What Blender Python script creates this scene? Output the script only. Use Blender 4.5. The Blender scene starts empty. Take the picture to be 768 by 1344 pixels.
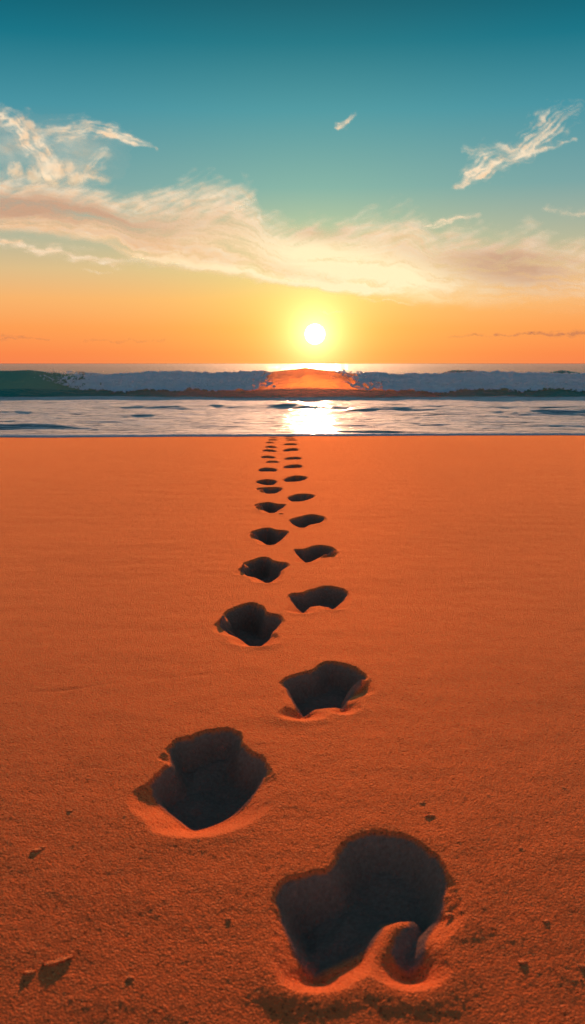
import bpy, math, random
import numpy as np
from mathutils import Vector

random.seed(7)
S = bpy.context.scene
COL = S.collection

# ------------------------------------------------------------------ numbers of the place
CAM_H = 0.75
F = 1291.0                      # focal length in pixels of a 1344 px high picture
PITCH = math.atan(195.0 / F)    # camera looks slightly down
SUN_AZ = math.atan(29.0 / F)    # to the right of straight ahead
SUN_EL = math.radians(9.2)
CP, SP = math.cos(PITCH), math.sin(PITCH)
SEA_Z = -0.03


def ray(px, py):
    v = (np.asarray(px, float) - 384.0) / F
    w = (672.0 - np.asarray(py, float)) / F
    return v, CP + w * SP, -SP + w * CP


def fore(y):
    """slope away from the sun, added to darken the near beach"""
    return -0.027 * np.clip(2.6 - y, 0, 1.7) ** 2


def ground(px, py, z=0.0):
    x, y, zz = ray(px, py)
    k = (z - CAM_H) / zz
    for _ in range(12):
        k = (z + fore(y * k) - CAM_H) / zz
    return x * k, y * k


# ------------------------------------------------------------------ noise
def _hash(ix, iy, seed):
    h = (ix.astype(np.int64) * 374761393 + iy.astype(np.int64) * 668265263 + seed * 974711) & 0xFFFFFFFF
    h = ((h ^ (h >> 13)) * 1274126177) & 0xFFFFFFFF
    return h ^ (h >> 16)


def perlin(x, y, seed=0):
    x, y = np.broadcast_arrays(np.asarray(x, float), np.asarray(y, float))
    x0, y0 = np.floor(x), np.floor(y)
    fx, fy = x - x0, y - y0
    u, v = fx * fx * fx * (fx * (fx * 6 - 15) + 10), fy * fy * fy * (fy * (fy * 6 - 15) + 10)

    def g(dx, dy):
        a = _hash(x0 + dx, y0 + dy, seed) * (2 * math.pi / 4294967296.0)
        return np.cos(a) * (fx - dx) + np.sin(a) * (fy - dy)
    a = g(0, 0) * (1 - u) + g(1, 0) * u
    b = g(0, 1) * (1 - u) + g(1, 1) * u
    return (a * (1 - v) + b * v) * 1.5


def fbm(x, y, seed=0, octs=4, gain=0.5):
    t, a, n = 0.0, 1.0, 0.0
    for k in range(octs):
        t = t + a * perlin(x * 2 ** k + 13.7 * k, y * 2 ** k - 7.1 * k, seed + k)
        n += a
        a *= gain
    return t / n


def sstep(a, b, x):
    t = np.clip((x - a) / (b - a), 0, 1)
    return t * t * (3 - 2 * t)


# ------------------------------------------------------------------ object helpers
def grid_faces(n, m, mask=None):
    """quads of an n x m vertex grid (rows n, columns m)"""
    i, j = np.meshgrid(np.arange(n - 1), np.arange(m - 1), indexing='ij')
    a = i * m + j
    q = np.stack([a, a + 1, a + m + 1, a + m], -1).reshape(-1, 4)
    return q if mask is None else q[mask.reshape(-1)]


def make_mesh(name, co, quads, mat, parent=None, smooth=True, attrs=None, colors=None, normals=None, origin=None):
    co = np.asarray(co, np.float64)
    used, inv = np.unique(quads, return_inverse=True)
    quads = inv.reshape(quads.shape)
    co = co[used]
    o3 = np.zeros(3) if origin is None else np.asarray(origin, float)
    me = bpy.data.meshes.new(name)
    me.vertices.add(len(co))
    me.vertices.foreach_set('co', (co - o3).astype(np.float32).ravel())
    k = quads.shape[1]
    me.loops.add(quads.size)
    me.loops.foreach_set('vertex_index', quads.astype(np.int32).ravel())
    me.polygons.add(len(quads))
    me.polygons.foreach_set('loop_start', (np.arange(len(quads)) * k).astype(np.int32))
    me.update(calc_edges=True)
    me.polygons.foreach_set('use_smooth', np.full(len(quads), smooth))
    for an, av in (attrs or {}).items():
        a = me.attributes.new(an, 'FLOAT', 'POINT')
        a.data.foreach_set('value', np.asarray(av, np.float32)[used])
    for an, av in (colors or {}).items():
        a = me.attributes.new(an, 'FLOAT_COLOR', 'POINT')
        a.data.foreach_set('color', np.asarray(av, np.float32)[used].ravel())
    me.validate()
    if normals is not None:
        me.normals_split_custom_set_from_vertices(np.asarray(normals)[used].tolist())
    me.materials.append(mat)
    o = bpy.data.objects.new(name, me)
    o.location = o3
    if parent is not None:
        o.parent = parent
        o.location = o3 - np.asarray(parent.location)
    COL.objects.link(o)
    return o


def tag(o, label=None, cat=None, group=None, kind=None):
    if label: o['label'] = label
    if cat: o['category'] = cat
    if group: o['group'] = group
    if kind: o['kind'] = kind
    return o


# ------------------------------------------------------------------ materials
class NT:
    def __init__(self, nt):
        self.nt = nt
        nt.nodes.clear()

    def n(self, typ, props=None, **ins):
        nd = self.nt.nodes.new(typ)
        for k, v in (props or {}).items():
            setattr(nd, k, v)
        for k, v in ins.items():
            self.set(nd, k, v)
        return nd

    def set(self, nd, key, v):
        s = nd.inputs[int(key[1:])] if key[0] == 'i' and key[1:].isdigit() else nd.inputs[key.replace('_', ' ')]
        if isinstance(v, bpy.types.NodeSocket):
            self.nt.links.new(v, s)
        elif isinstance(v, bpy.types.Node):
            self.nt.links.new(v.outputs[0], s)
        else:
            if isinstance(v, tuple) and len(v) == 3 and s.type == 'RGBA':
                v = v + (1,)
            s.default_value = v

    def math(self, op, a, b=None, c=None, clamp=False):
        nd = self.n('ShaderNodeMath', {'operation': op, 'use_clamp': clamp}, i0=a)
        if b is not None: self.set(nd, 'i1', b)
        if c is not None: self.set(nd, 'i2', c)
        return nd.outputs[0]

    def vmath(self, op, a, b=None):
        nd = self.n('ShaderNodeVectorMath', {'operation': op}, i0=a)
        if b is not None: self.set(nd, 'i1', b)
        return nd

    def mix(self, fac, a, b, blend='MIX'):
        nd = self.n('ShaderNodeMix', {'data_type': 'RGBA', 'blend_type': blend, 'clamp_factor': True})
        for i, v in ((0, fac), (6, a), (7, b)):
            self.set(nd, 'i%d' % i, v)
        return nd.outputs[2]

    def ramp(self, fac, stops, interp='LINEAR'):
        nd = self.n('ShaderNodeValToRGB', None, Fac=fac)
        cr = nd.color_ramp
        cr.interpolation = interp
        while len(cr.elements) < len(stops):
            cr.elements.new(0.5)
        for e, (p, c) in zip(cr.elements, stops):
            e.position = p
            e.color = c if len(c) == 4 else tuple(c) + (1,)
        return nd.outputs[0]

    def pos(self, scale=(1, 1, 1)):
        g = self.n('ShaderNodeNewGeometry')
        return self.vmath('MULTIPLY', g.outputs['Position'], scale).outputs[0]

    def noise(self, vec, scale, detail=3.0, rough=0.55, dist=0.0):
        return self.n('ShaderNodeTexNoise', None, Vector=vec, Scale=scale, Detail=detail, Roughness=rough, Distortion=dist).outputs[0]


def new_mat(name):
    m = bpy.data.materials.new(name)
    m.use_nodes = True
    return m, NT(m.node_tree)


def sand_material(name='sand', dark=0.5, lift=0.0):
    m, t = new_mat(name)
    p = t.pos()
    damp_shade = t.n('ShaderNodeAttribute', {'attribute_name': 'damp_shade'}).outputs['Fac']
    big = t.noise(p, 1.3, 4)
    fine = t.noise(p, 330, 2)
    speck = t.n('ShaderNodeTexVoronoi', {'feature': 'F1'}, Vector=p, Scale=260.0)
    c = t.mix(fine, (0.84, 0.130 + lift, 0.036 + lift * 0.4), (1.0, 0.185 + lift, 0.054 + lift * 0.4))
    c = t.mix(t.math('MULTIPLY', t.math('SUBTRACT', big, 0.35, clamp=True), 1.2), c, (0.86, 0.16 + lift, 0.048 + lift * 0.4))
    dark = t.math('GREATER_THAN', t.n('ShaderNodeSeparateColor', None, Color=speck.outputs['Color']).outputs[0], 0.9)
    c = t.mix(t.math('MULTIPLY', dark, 0.45), c, (0.28, 0.09, 0.035))
    cell = t.n('ShaderNodeTexVoronoi', {'feature': 'F1'}, Vector=p, Scale=265.0)
    cv = t.n('ShaderNodeSeparateColor', None, Color=cell.outputs['Color']).outputs[1]
    c = t.mix(t.math('MULTIPLY', t.math('SUBTRACT', 1.0, cv), dark), c, (0.36, 0.055, 0.020))
    wet_shade = t.mix(t.noise(p, 140, 3), (0.23, 0.098, 0.060), (0.44, 0.225, 0.155))  # colour of wet sand, also the painted shade of the hollows
    c = t.mix(damp_shade, c, wet_shade)
    # grains
    g2 = t.noise(p, 150, 3, 0.6)
    g3 = t.noise(p, 620, 1)
    dome = t.math('MULTIPLY', t.math('SUBTRACT', 0.75, cell.outputs['Distance']), t.math('MULTIPLY_ADD', cv, 1.5, 0.25))
    h = t.math('ADD', t.math('MULTIPLY', dome, 1.5), t.math('ADD', t.math('MULTIPLY', g2, 0.5), t.math('MULTIPLY', g3, 0.6)))
    b = t.n('ShaderNodeBump', None, Strength=0.9, Distance=0.0015, Height=h)
    dry_lit = t.math('SUBTRACT', 1.0, damp_shade)
    df = t.n('ShaderNodeBsdfDiffuse', None, Color=c, Roughness=0.3, Normal=b.outputs[0])
    shn = t.n('ShaderNodeBsdfSheen', None, Color=t.mix(dry_lit, (0, 0, 0), (0.85, 0.29, 0.09)), Roughness=0.27, Normal=b.outputs[0])
    sh = t.n('ShaderNodeAddShader', None, i0=df, i1=shn)
    sh2 = t.n('ShaderNodeBsdfSheen', None, Color=t.mix(dry_lit, (0, 0, 0), (1.0, 0.40, 0.14)), Roughness=0.16, Normal=b.outputs[0])
    sh = t.n('ShaderNodeAddShader', None, i0=sh, i1=sh2)
    gl = t.n('ShaderNodeBsdfGlossy', None, Color=(1.0, 0.30, 0.065), Roughness=0.62, Normal=b.outputs[0])
    sh = t.n('ShaderNodeMixShader', None, i0=t.math('MULTIPLY', dry_lit, 0.056), i1=sh, i2=gl)
    t.n('ShaderNodeOutputMaterial', None, Surface=sh)
    return m


def water_material(name='water', base=(0.025, 0.11, 0.14), bump=1.0, foam=True, rough=0.7):
    m, t = new_mat(name)
    p = t.pos((0.35, 1.9, 1.0))
    n1 = t.noise(p, 3.2, 4, 0.6, 0.4)
    n2 = t.noise(p, 11.0, 3, 0.6, 0.3)
    h = t.math('ADD', t.math('MULTIPLY', n1, 1.0), t.math('MULTIPLY', n2, 0.32))
    b = t.n('ShaderNodeBump', None, Strength=1.0, Distance=0.045 * bump, Height=h)
    bs = t.n('ShaderNodeBsdfPrincipled', None, Base_Color=base, Roughness=rough, IOR=1.27, Normal=b.outputs[0])
    t.set(bs, 'Coat Weight', 0.3)
    t.set(bs, 'Coat Roughness', 0.06)
    t.set(bs, 'Coat IOR', 1.4)
    t.set(bs, 'Coat Normal', b.outputs[0])
    film = t.n('ShaderNodeAttribute', {'attribute_name': 'film'}).outputs['Fac']
    sheen = t.n('ShaderNodeBsdfSheen', None, Color=t.mix(film, (0.05, 0.07, 0.08), (0.50, 0.52, 0.50)), Roughness=0.24, Normal=b.outputs[0])
    sh = t.n('ShaderNodeAddShader', None, i0=bs, i1=sheen).outputs[0]
    if foam:
        a = t.n('ShaderNodeAttribute', {'attribute_name': 'foam'}).outputs['Fac']
        q = t.pos((1.0, 3.2, 1.0))
        f1 = t.noise(q, 1.6, 6, 0.68, 1.2)
        f = t.math('MULTIPLY', t.math('SUBTRACT', t.math('ADD', f1, a), 0.93, clamp=True), 5.0, clamp=True)
        fo = t.n('ShaderNodeBsdfDiffuse', None, Color=(0.86, 0.82, 0.80), Roughness=0.6)
        sh = t.n('ShaderNodeMixShader', None, i0=t.math('MULTIPLY', f, 0.62), i1=sh, i2=fo).outputs[0]
    t.n('ShaderNodeOutputMaterial', None, Surface=sh)
    return m


def wave_material():
    """thin wall of sea water with light coming through it"""
    m, t = new_mat('wave_water')
    p = t.pos((1.0, 1.0, 2.2))
    n1 = t.noise(p, 2.2, 4, 0.6, 0.5)
    n2 = t.noise(p, 9.0, 3, 0.6, 0.3)
    h = t.math('ADD', n1, t.math('MULTIPLY', n2, 0.3))
    b = t.n('ShaderNodeBump', None, Strength=0.8, Distance=0.06, Height=h)
    bs = t.n('ShaderNodeBsdfPrincipled', None, Base_Color=(0.02, 0.42, 0.32), Roughness=0.12, IOR=1.33, Normal=b.outputs[0])
    tr = t.n('ShaderNodeBsdfTranslucent', None, Color=(0.05, 0.20, 0.12), Normal=b.outputs[0])
    rf = t.n('ShaderNodeBsdfRefraction', {'distribution': 'GGX'}, Color=(1.0, 0.55, 0.19), Roughness=0.36, IOR=0.909, Normal=b.outputs[0])
    s1 = t.n('ShaderNodeMixShader', None, i0=0.28, i1=bs, i2=tr)
    s2 = t.n('ShaderNodeMixShader', None, i0=0.2, i1=s1, i2=rf)
    t.n('ShaderNodeOutputMaterial', None, Surface=s2)
    return m


def foam_material(name='foam', glow=0.14):
    m, t = new_mat(name)
    p = t.pos((1, 1, 1))
    n1 = t.noise(p, 7, 5, 0.75)
    b = t.n('ShaderNodeBump', None, Strength=1.0, Distance=0.12, Height=n1)
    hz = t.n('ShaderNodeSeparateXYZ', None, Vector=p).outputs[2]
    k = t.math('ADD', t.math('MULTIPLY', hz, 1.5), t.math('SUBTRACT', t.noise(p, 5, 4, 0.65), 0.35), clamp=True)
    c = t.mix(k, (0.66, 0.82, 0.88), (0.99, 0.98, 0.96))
    d = t.n('ShaderNodeBsdfDiffuse', None, Color=c, Normal=b.outputs[0])
    tr = t.n('ShaderNodeBsdfTranslucent', None, Color=(0.85, 0.8, 0.75), Normal=b.outputs[0])
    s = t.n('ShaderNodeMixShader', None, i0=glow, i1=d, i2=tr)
    t.n('ShaderNodeOutputMaterial', None, Surface=s)
    return m


def cloud_material():
    m, t = new_mat('cloud')
    a = t.n('ShaderNodeAttribute', {'attribute_name': 'tint'})
    alpha = t.n('ShaderNodeAttribute', {'attribute_name': 'cover'}).outputs['Fac']
    tr = t.n('ShaderNodeBsdfTranslucent', None, Color=a.outputs['Color'])
    tp = t.n('ShaderNodeBsdfTransparent')
    s = t.n('ShaderNodeMixShader', None, i0=alpha, i1=tp, i2=tr)
    t.n('ShaderNodeOutputMaterial', None, Surface=s)
    return m


def sun_material():
    m, t = new_mat('sun_glow')
    e = t.n('ShaderNodeEmission', None, Color=(1.0, 0.94, 0.72), Strength=5.0)
    t.n('ShaderNodeOutputMaterial', None, Surface=e)
    return m


M_CRUMB = sand_material('crumb', 0.15, 0.10)
M_SAND, M_WATER, M_WAVE = sand_material(), water_material(), wave_material()
M_SWELL = water_material('swell_water', (0.008, 0.055, 0.065), 0.8, False, 0.2)
M_SPRAY = foam_material('spray', 0.75)
M_FOAM, M_CLOUD, M_SUN = foam_material(), cloud_material(), sun_material()

# ------------------------------------------------------------------ footprints (outlines on the sand)
Z1, Z2, Z3, Z4 = (300, 1040, 1.641), (150, 740, 1.92), (250, 560, 2.56), (330, 560, 6.4)
PR = []


def fp(label, zoom, pts, depth, **kw):
    ox, oy, s = zoom
    px = np.array([ox + p[0] / s for p in pts])
    py = np.array([oy + p[1] / s for p in pts])
    gx, gy = ground(px, py)
    P = np.stack([gx, gy], 1)
    # Catmull-Rom rounding
    out = []
    n = len(P)
    for i in range(n):
        a, b, c, d = P[i - 1], P[i], P[(i + 1) % n], P[(i + 2) % n]
        for k in np.linspace(0, 1, 6, endpoint=False):
            out.append(0.5 * ((2 * b) + (c - a) * k + (2 * a - 5 * b + 4 * c - d) * k * k + (-a + 3 * b - 3 * c + d) * k ** 3))
    PR.append(dict(label=label, poly=np.array(out), D=depth, **kw))


def fe(label, zoom, x0, x1, y0, y1, depth, tilt=0.0, bite=0.25, **kw):
    """small far print: a bean seen flat, given by its extent"""
    pts = []
    cx, cy, rx, ry = (x0 + x1) / 2, (y0 + y1) / 2, (x1 - x0) / 2, (y1 - y0) / 2
    for k in range(14):
        a = 2 * math.pi * k / 14
        c, s = math.cos(a), math.sin(a)
        yy = s * ry
        if s > 0: yy *= 1 - bite * (1 - abs(c)) * 2
        pts.append((cx + rx * c, cy + yy + tilt * ry * c))
    fp(label, zoom, pts, depth, **kw)


fp('deep dark footprint nearest the bottom edge with a bright sand tongue inside', Z1,
   [(105, 215), (122, 192), (165, 177), (215, 165), (240, 125), (270, 98), (325, 86), (380, 97), (430, 125), (463, 165),
    (472, 205), (464, 245), (446, 275), (430, 305), (418, 340), (395, 362), (366, 352), (346, 328), (366, 296), (388, 268),
    (376, 249), (350, 254), (328, 284), (304, 314), (240, 347), (185, 369), (150, 345), (125, 305), (108, 255)], 0.047, berm=0.0032, wout=0.052)
fp('big bowl shaped footprint with a notched rim, second from the bottom edge', Z2,
   [(92, 552), (106, 530), (126, 514), (142, 502), (136, 476), (150, 447), (195, 432), (240, 418), (290, 414), (320, 430), (326, 460),
    (350, 476), (377, 492), (386, 517), (370, 550), (330, 590), (280, 615), (220, 632), (180, 630), (130, 600), (100, 575)], 0.048, berm=0.001)
fp('wide footprint with a wavy near edge and a small ledge, third from the bottom edge', Z2,
   [(430, 290), (470, 275), (500, 268), (530, 248), (570, 250), (610, 262), (632, 282), (625, 305), (600, 325), (580, 350),
    (550, 341), (520, 345), (490, 362), (465, 362), (445, 335), (432, 308)], 0.047, ledge=(1, 0.3))
fp('footprint pinched at the top with a lit sand ledge, fourth from the bottom edge', Z2,
   [(265, 147), (285, 136), (280, 122), (310, 105), (350, 97), (375, 107), (386, 121), (422, 132), (415, 150), (402, 165),
    (395, 180), (365, 191), (330, 186), (305, 172), (280, 160)], 0.052, ledge=(-1, 0.3))
fp('bean shaped footprint with a convex near edge, fifth from the bottom edge', Z2,
   [(442, 75), (475, 70), (500, 62), (530, 55), (565, 58), (587, 70), (577, 88), (553, 103), (530, 96), (505, 96), (480, 111), (460, 105), (447, 90)], 0.048)
fp('broad footprint with a ragged bright ledge, sixth from the bottom edge', Z3,
   [(170, 478), (192, 464), (182, 457), (205, 447), (240, 437), (262, 440), (285, 452), (327, 460), (306, 478), (300, 493), (265, 511), (235, 505), (210, 493), (188, 489)], 0.045, ledge=(-1, 0.3))
fp('small angular footprint with a ragged ledge, eighth from the bottom edge', Z3,
   [(205, 355), (230, 345), (260, 339), (290, 347), (326, 352), (310, 370), (290, 384), (260, 388), (235, 377), (212, 367)], 0.045, ledge=(-1, 0.3))
fp('curved footprint with a thin lit crescent on its near edge, seventh from the bottom edge', Z3,
   [(350, 412), (380, 410), (405, 402), (440, 397), (475, 404), (488, 415), (472, 428), (440, 431), (415, 440), (390, 447), (368, 435)], 0.045, ledge=(1, 0.3))
fp('shallow footprint with a pointed corner, tenth from the bottom edge', Z3,
   [(219, 262), (260, 253), (290, 260), (318, 262), (300, 275), (275, 285), (243, 276)], 0.042, ledge=(-1, 0.3))
fp('slim bean shaped footprint, ninth from the bottom edge', Z3,
   [(335, 312), (370, 302), (410, 295), (449, 304), (440, 315), (410, 321), (380, 332), (350, 326)], 0.042)
fp('flat footprint with pale crumbs on its rim, twelfth from the bottom edge', Z3,
   [(222, 206), (262, 203), (308, 205), (292, 217), (262, 221), (240, 214)], 0.036, ledge=(-1, 0.3))
fp('narrow tilted footprint, eleventh from the bottom edge', Z3,
   [(327, 237), (365, 226), (415, 229), (400, 240), (350, 248)], 0.040)
fp('small oval footprint just behind the flat one, thirteenth from the bottom edge', Z3,
   [(221, 184), (255, 177), (290, 182), (275, 193), (245, 191)], 0.036)
fp('narrow tilted footprint with a lit lower lip, fourteenth from the bottom edge', Z3,
   [(315, 176), (350, 166), (391, 169), (375, 178), (330, 183)], 0.036)
fe('small dark oval footprint, fifteenth from the bottom edge', Z3, 228, 291, 138, 152, 0.036)
fe('thin tilted footprint on the right hand row, sixteenth from the bottom edge', Z4, 268, 428, 320, 348, 0.034, -0.35)
fe('thin footprint like a short dash, seventeenth from the bottom edge', Z4, 118, 234, 289, 305, 0.03)
fe('thin curved footprint, eighteenth from the bottom edge', Z4, 277, 420, 256, 279, 0.032, -0.3)
fe('thin dark footprint, nineteenth from the bottom edge', Z4, 78, 203, 246, 268, 0.032, 0.15)
fe('thin bent footprint, tenth from the water', Z4, 92, 213, 192, 213, 0.03, 0.35)
fe('thin slanting footprint, ninth from the water', Z4, 265, 396, 182, 207, 0.03, -0.4)
fe('tiny dash footprint, eighth from the water', Z4, 115, 214, 161, 180, 0.03, 0.2)
fe('tiny dash footprint, seventh from the water', Z4, 270, 386, 139, 154, 0.028, -0.1)
fe('tiny dash footprint, sixth from the water', Z4, 118, 192, 126, 139, 0.028, 0.2)
fe('tiny dash footprint, fifth from the water', Z4, 285, 384, 103, 115, 0.028)
fe('tiny dash footprint, fourth from the water', Z4, 132, 222, 102, 115, 0.028)
fe('tiny dash footprint, third from the water', Z4, 276, 372, 86, 97, 0.028)
fe('tiny dash footprint, second from the water', Z4, 140, 220, 80, 92, 0.028)
fe('tiny dash footprint closest to the water', Z4, 272, 360, 67, 77, 0.026)

# ------------------------------------------------------------------ sand sheet
def axis(start, stop, step0, flat_to, grow):
    v, out = start, [start]
    while v < stop:
        st = step0 if v < flat_to else step0 * grow(v)
        v += st
        out.append(v)
    return out


ys = axis(0.95, 14.0, 0.0026, 1.9, lambda v: min((v / 1.9) ** 1.65, 40))
ys += [15, 17, 20, 25, 32, 40]
back = [0.95 - 0.02 * 1.35 ** k for k in range(32)]
ys = np.array(sorted(back + ys))
xr = axis(0.0, 4.2, 0.0028, 0.52, lambda v: 1 + (v - 0.52) * 5.5)
xr += [xr[-1] + 0.08 * 1.35 ** k for k in range(28)]
xs = np.array([-v for v in xr[:0:-1]] + xr)
GX, GY = np.meshgrid(xs, ys)
DX = np.gradient(xs)[None, :]
DY = np.gradient(ys)[:, None]


def grain_fade(wl):
    return 1 - sstep(wl * 0.3, wl * 0.62, np.maximum(DX, DY * 0.8) + 0 * GX)


def shore_y(x):
    return 10.62 + 0.045 * x - 0.012 * x * x * (np.abs(x) < 6) - 0.43 * (np.abs(x) >= 6) + 0.13 * perlin(x * 0.5, x * 0 + 3.3, 5) + 0.035 * perlin(x * 2.3, x * 0 + 1.3, 6)


def beach_base(x, y):
    d = y - shore_y(x)
    z = -0.0 - 0.055 * sstep(-0.9, 1.2, d) - 0.11 * np.clip(d - 0.3, 0, 30)
    return z


H = beach_base(GX, GY)
NEAR = (GY < 13) & (GY > 0.5) & (np.abs(GX) < 6)
big = np.zeros_like(H)
big += 0.010 * fbm(GX * 0.55, GY * 0.55, 11, 3)
big += 0.0016 * fbm(GX * 1.6, GY * 7.0, 21, 3) * sstep(1.5, 4, GY)
big += 0.0018 * fbm(GX * 9, GY * 9, 25, 3)
H += big * (1 - sstep(9.6, 10.6, GY))
H += fore(GY)  # added slope that dims the sand close to the camera
H += 0.0004 * fbm(GX * 60, GY * 60, 31, 2) * grain_fade(0.016)
gr = fbm(GX * 140, GY * 140, 41, 2)
H += (0.0003 * gr + 0.0011 * np.clip(gr - 0.35, 0, 1)) * grain_fade(0.0085) * (1 - 0.55 * sstep(1.3, 2.2, GY))
# faint drawn lines in the sand
for pts in ([(0, 914), (80, 905), (170, 893), (250, 885), (330, 881)], [(700, 612), (725, 614), (768, 613)],
            [(640, 842), (700, 838), (768, 826)], [(0, 690), (90, 683), (190, 678)]):
    gx, gy = ground(np.array([p[0] for p in pts]), np.array([p[1] for p in pts]))
    yl = np.interp(GX, gx, gy) + 0.012 * perlin(GX * 9, GX * 0, 77)
    wd = 0.006 + 0.0016 * gy.mean()
    on = (GX > gx[0]) & (GX < gx[-1])
    H -= on * 0.0010 * np.exp(-((GY - yl) / wd) ** 2) * (0.5 + perlin(GX * 5, GX * 0, 78)).clip(0, 1)

DAMP_SHADE = np.zeros_like(H)
OWNER = np.full(H.shape, -1)
BEST = np.full(H.shape, 1e9)


def blur(a, k):
    for _ in range(k):
        a = (np.roll(a, 1, 0) + np.roll(a, -1, 0) + np.roll(a, 1, 1) + np.roll(a, -1, 1) + a) / 5
    return a


for idx, pr in enumerate(PR):
    P = pr['poly']
    lo, hi = P.min(0), P.max(0)
    W = hi[0] - lo[0]
    k = W / 0.22
    pr['c'] = P.mean(0)
    mg = 0.16 * max(k, 0.7)
    i0, i1 = np.searchsorted(ys, [lo[1] - mg, hi[1] + mg])
    j0, j1 = np.searchsorted(xs, [lo[0] - mg, hi[0] + mg])
    X, Y = GX[i0:i1, j0:j1], GY[i0:i1, j0:j1]
    A, B = P, np.roll(P, -1, 0)
    best = np.full(X.shape, 1e9)
    q = np.zeros(X.shape)
    inside = np.zeros(X.shape, bool)
    area = 0.5 * np.sum(A[:, 0] * B[:, 1] - B[:, 0] * A[:, 1])
    for a, b in zip(A, B):
        e = b - a
        L2 = max(e @ e, 1e-12)
        s = np.clip(((X - a[0]) * e[0] + (Y - a[1]) * e[1]) / L2, 0, 1)
        d = np.hypot(X - a[0] - s * e[0], Y - a[1] - s * e[1])
        nrm = np.array([e[1], -e[0]]) / math.sqrt(L2) * (1 if area > 0 else -1)
        m = d < best
        best = np.where(m, d, best)
        q = np.where(m, np.clip(-nrm[1] * 0.95 + 0.12, 0, 1), q)
        cr = ((a[1] > Y) != (b[1] > Y)) & (X < (b[0] - a[0]) * (Y - a[1]) / ((b[1] - a[1]) or 1e-12) + a[0])
        inside ^= cr
    q = blur(q, 34)
    q = q * q * (3 - 2 * q)
    sd = np.where(inside, -best, best)
    # crumbling edge
    sd0 = sd
    sd = sd + 0.0042 * fbm(X * 70, Y * 70, 200 + idx, 3) * (1 - 0.75 * q) + 0.004 * (1 - 0.5 * q) * perlin(X * 24, Y * 24, 300 + idx)
    yn = (Y - lo[1]) / (hi[1] - lo[1])
    xn = (X - lo[0]) / W
    D = min(max(pr['D'], 0.175 * (hi[1] - lo[1])), 0.075)
    w_out = (0.003 + pr.get('wout', 0.080) * k * q)
    w_in = (0.034 + 0.018 * q) * max(k, 0.7)
    D1 = np.minimum(D * 0.10 + q * 0.78 * CAM_H / pr['c'][1] * w_out, D * 0.7)
    t1 = np.clip((w_out - sd) / w_out, 0, 1)
    t2 = np.clip(-(0.25 * sd + 0.75 * sd0) / w_in, 0, 1)
    lump = 1 + 0.30 * perlin(X * 11 / k, Y * 11 / k, 400 + idx) + 0.08 * fbm(X * 40, Y * 40, 500 + idx, 2)
    dep = D1 * (t1 ** 1.2) + (D - D1) * (t2 * t2 * (3 - 2 * t2)) * lump
    berm = pr.get('berm', 0.0015)
    rb = (sd - w_out * 0.9 - 0.012 * k) / (0.024 * k)
    dz = -dep + berm * np.exp(-rb * rb) * (0.25 + 0.75 * q)
    if 'wout' in pr:
        # the tongue between the two hollows has slumped
        tx, ty = (float(t) for t in ground(512, 1215))
        wgt = np.exp(-(((X - tx) / 0.05) ** 2 + ((Y - ty) / 0.07) ** 2) ** 2)
        soft = blur(dz, 60)
        dz = dz * (1 - wgt) + (soft - 0.003 * wgt) * wgt
    if 'ledge' in pr:
        side, lv = pr['ledge']
        lx = lo[0] + W * (0.17 if side < 0 else 0.83)
        ly = lo[1] + (hi[1] - lo[1]) * 0.42
        ca, sa = (0.72, -0.69) if side < 0 else (0.72, 0.69)
        u = (X - lx) * ca + (Y - ly) * 0.75 * sa
        v = -(X - lx) * sa + (Y - ly) * 0.75 * ca
        dz += 0.50 * D * np.exp(-(u / (0.055 * k)) ** 2 - (v / (0.011 * k)) ** 2) * sstep(0.02 * k, -0.005, sd)
    H[i0:i1, j0:j1] += dz
    dm = sstep(0.0005 + 0.95 * D1 * q, 0.006 + 1.35 * D1 * q, dep) * sstep(0.002, -0.004 * k, sd)  # damp hollow colour doubles as painted shade, kept off the sunlit slope
    DAMP_SHADE[i0:i1, j0:j1] = np.maximum(DAMP_SHADE[i0:i1, j0:j1], dm)
    reach = np.maximum(0.010 * k, w_out * 1.0)
    sc = sd / reach
    own = (sc < 1.0) & (sc < BEST[i0:i1, j0:j1])
    OWNER[i0:i1, j0:j1][own] = idx
    BEST[i0:i1, j0:j1][own] = sc[own]
    pr['box'] = (lo, hi)


DAMP_SHADE = np.maximum(DAMP_SHADE, 0.8 * sstep(-0.30, -0.03, GY - shore_y(GX)) * (GY < 40))


def sand_z(x, y):
    i = np.clip(np.searchsorted(ys, y), 1, len(ys) - 1)
    j = np.clip(np.searchsorted(xs, x), 1, len(xs) - 1)
    return H[i, j]


hy = np.gradient(H, axis=0) / DY
hx = np.gradient(H, axis=1) / DX
N = np.stack([-hx, -hy, np.ones_like(H)], -1)
N /= np.linalg.norm(N, axis=-1, keepdims=True)
CO = np.stack([GX, GY, H], -1).reshape(-1, 3)
NN = N.reshape(-1, 3)
fo = OWNER[:-1, :-1]
damp_shade_flat = DAMP_SHADE.reshape(-1)
beach = make_mesh('beach', CO, grid_faces(*H.shape, mask=fo < 0), M_SAND, normals=NN, attrs={'damp_shade': damp_shade_flat})
tag(beach, 'smooth orange wet sand beach lit by the low sun', 'beach', kind='structure')
for idx, pr in enumerate(PR):
    o = make_mesh('footprint', CO, grid_faces(*H.shape, mask=fo == idx), M_SAND, normals=NN, attrs={'damp_shade': damp_shade_flat},
                  origin=(pr['c'][0], pr['c'][1], 0))
    tag(o, pr['label'], 'footprint', 'trail of footprints leading to the sea')

# ------------------------------------------------------------------ crumbs of sand lying on the beach
def ico(sub):
    import bmesh
    bm = bmesh.new()
    bmesh.ops.create_icosphere(bm, subdivisions=sub, radius=1.0)
    co = np.array([v.co[:] for v in bm.verts])
    fs = np.array([[v.index for v in f.verts] for f in bm.faces])
    bm.free()
    return co, fs


ICO, ICF = ico(3)


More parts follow.
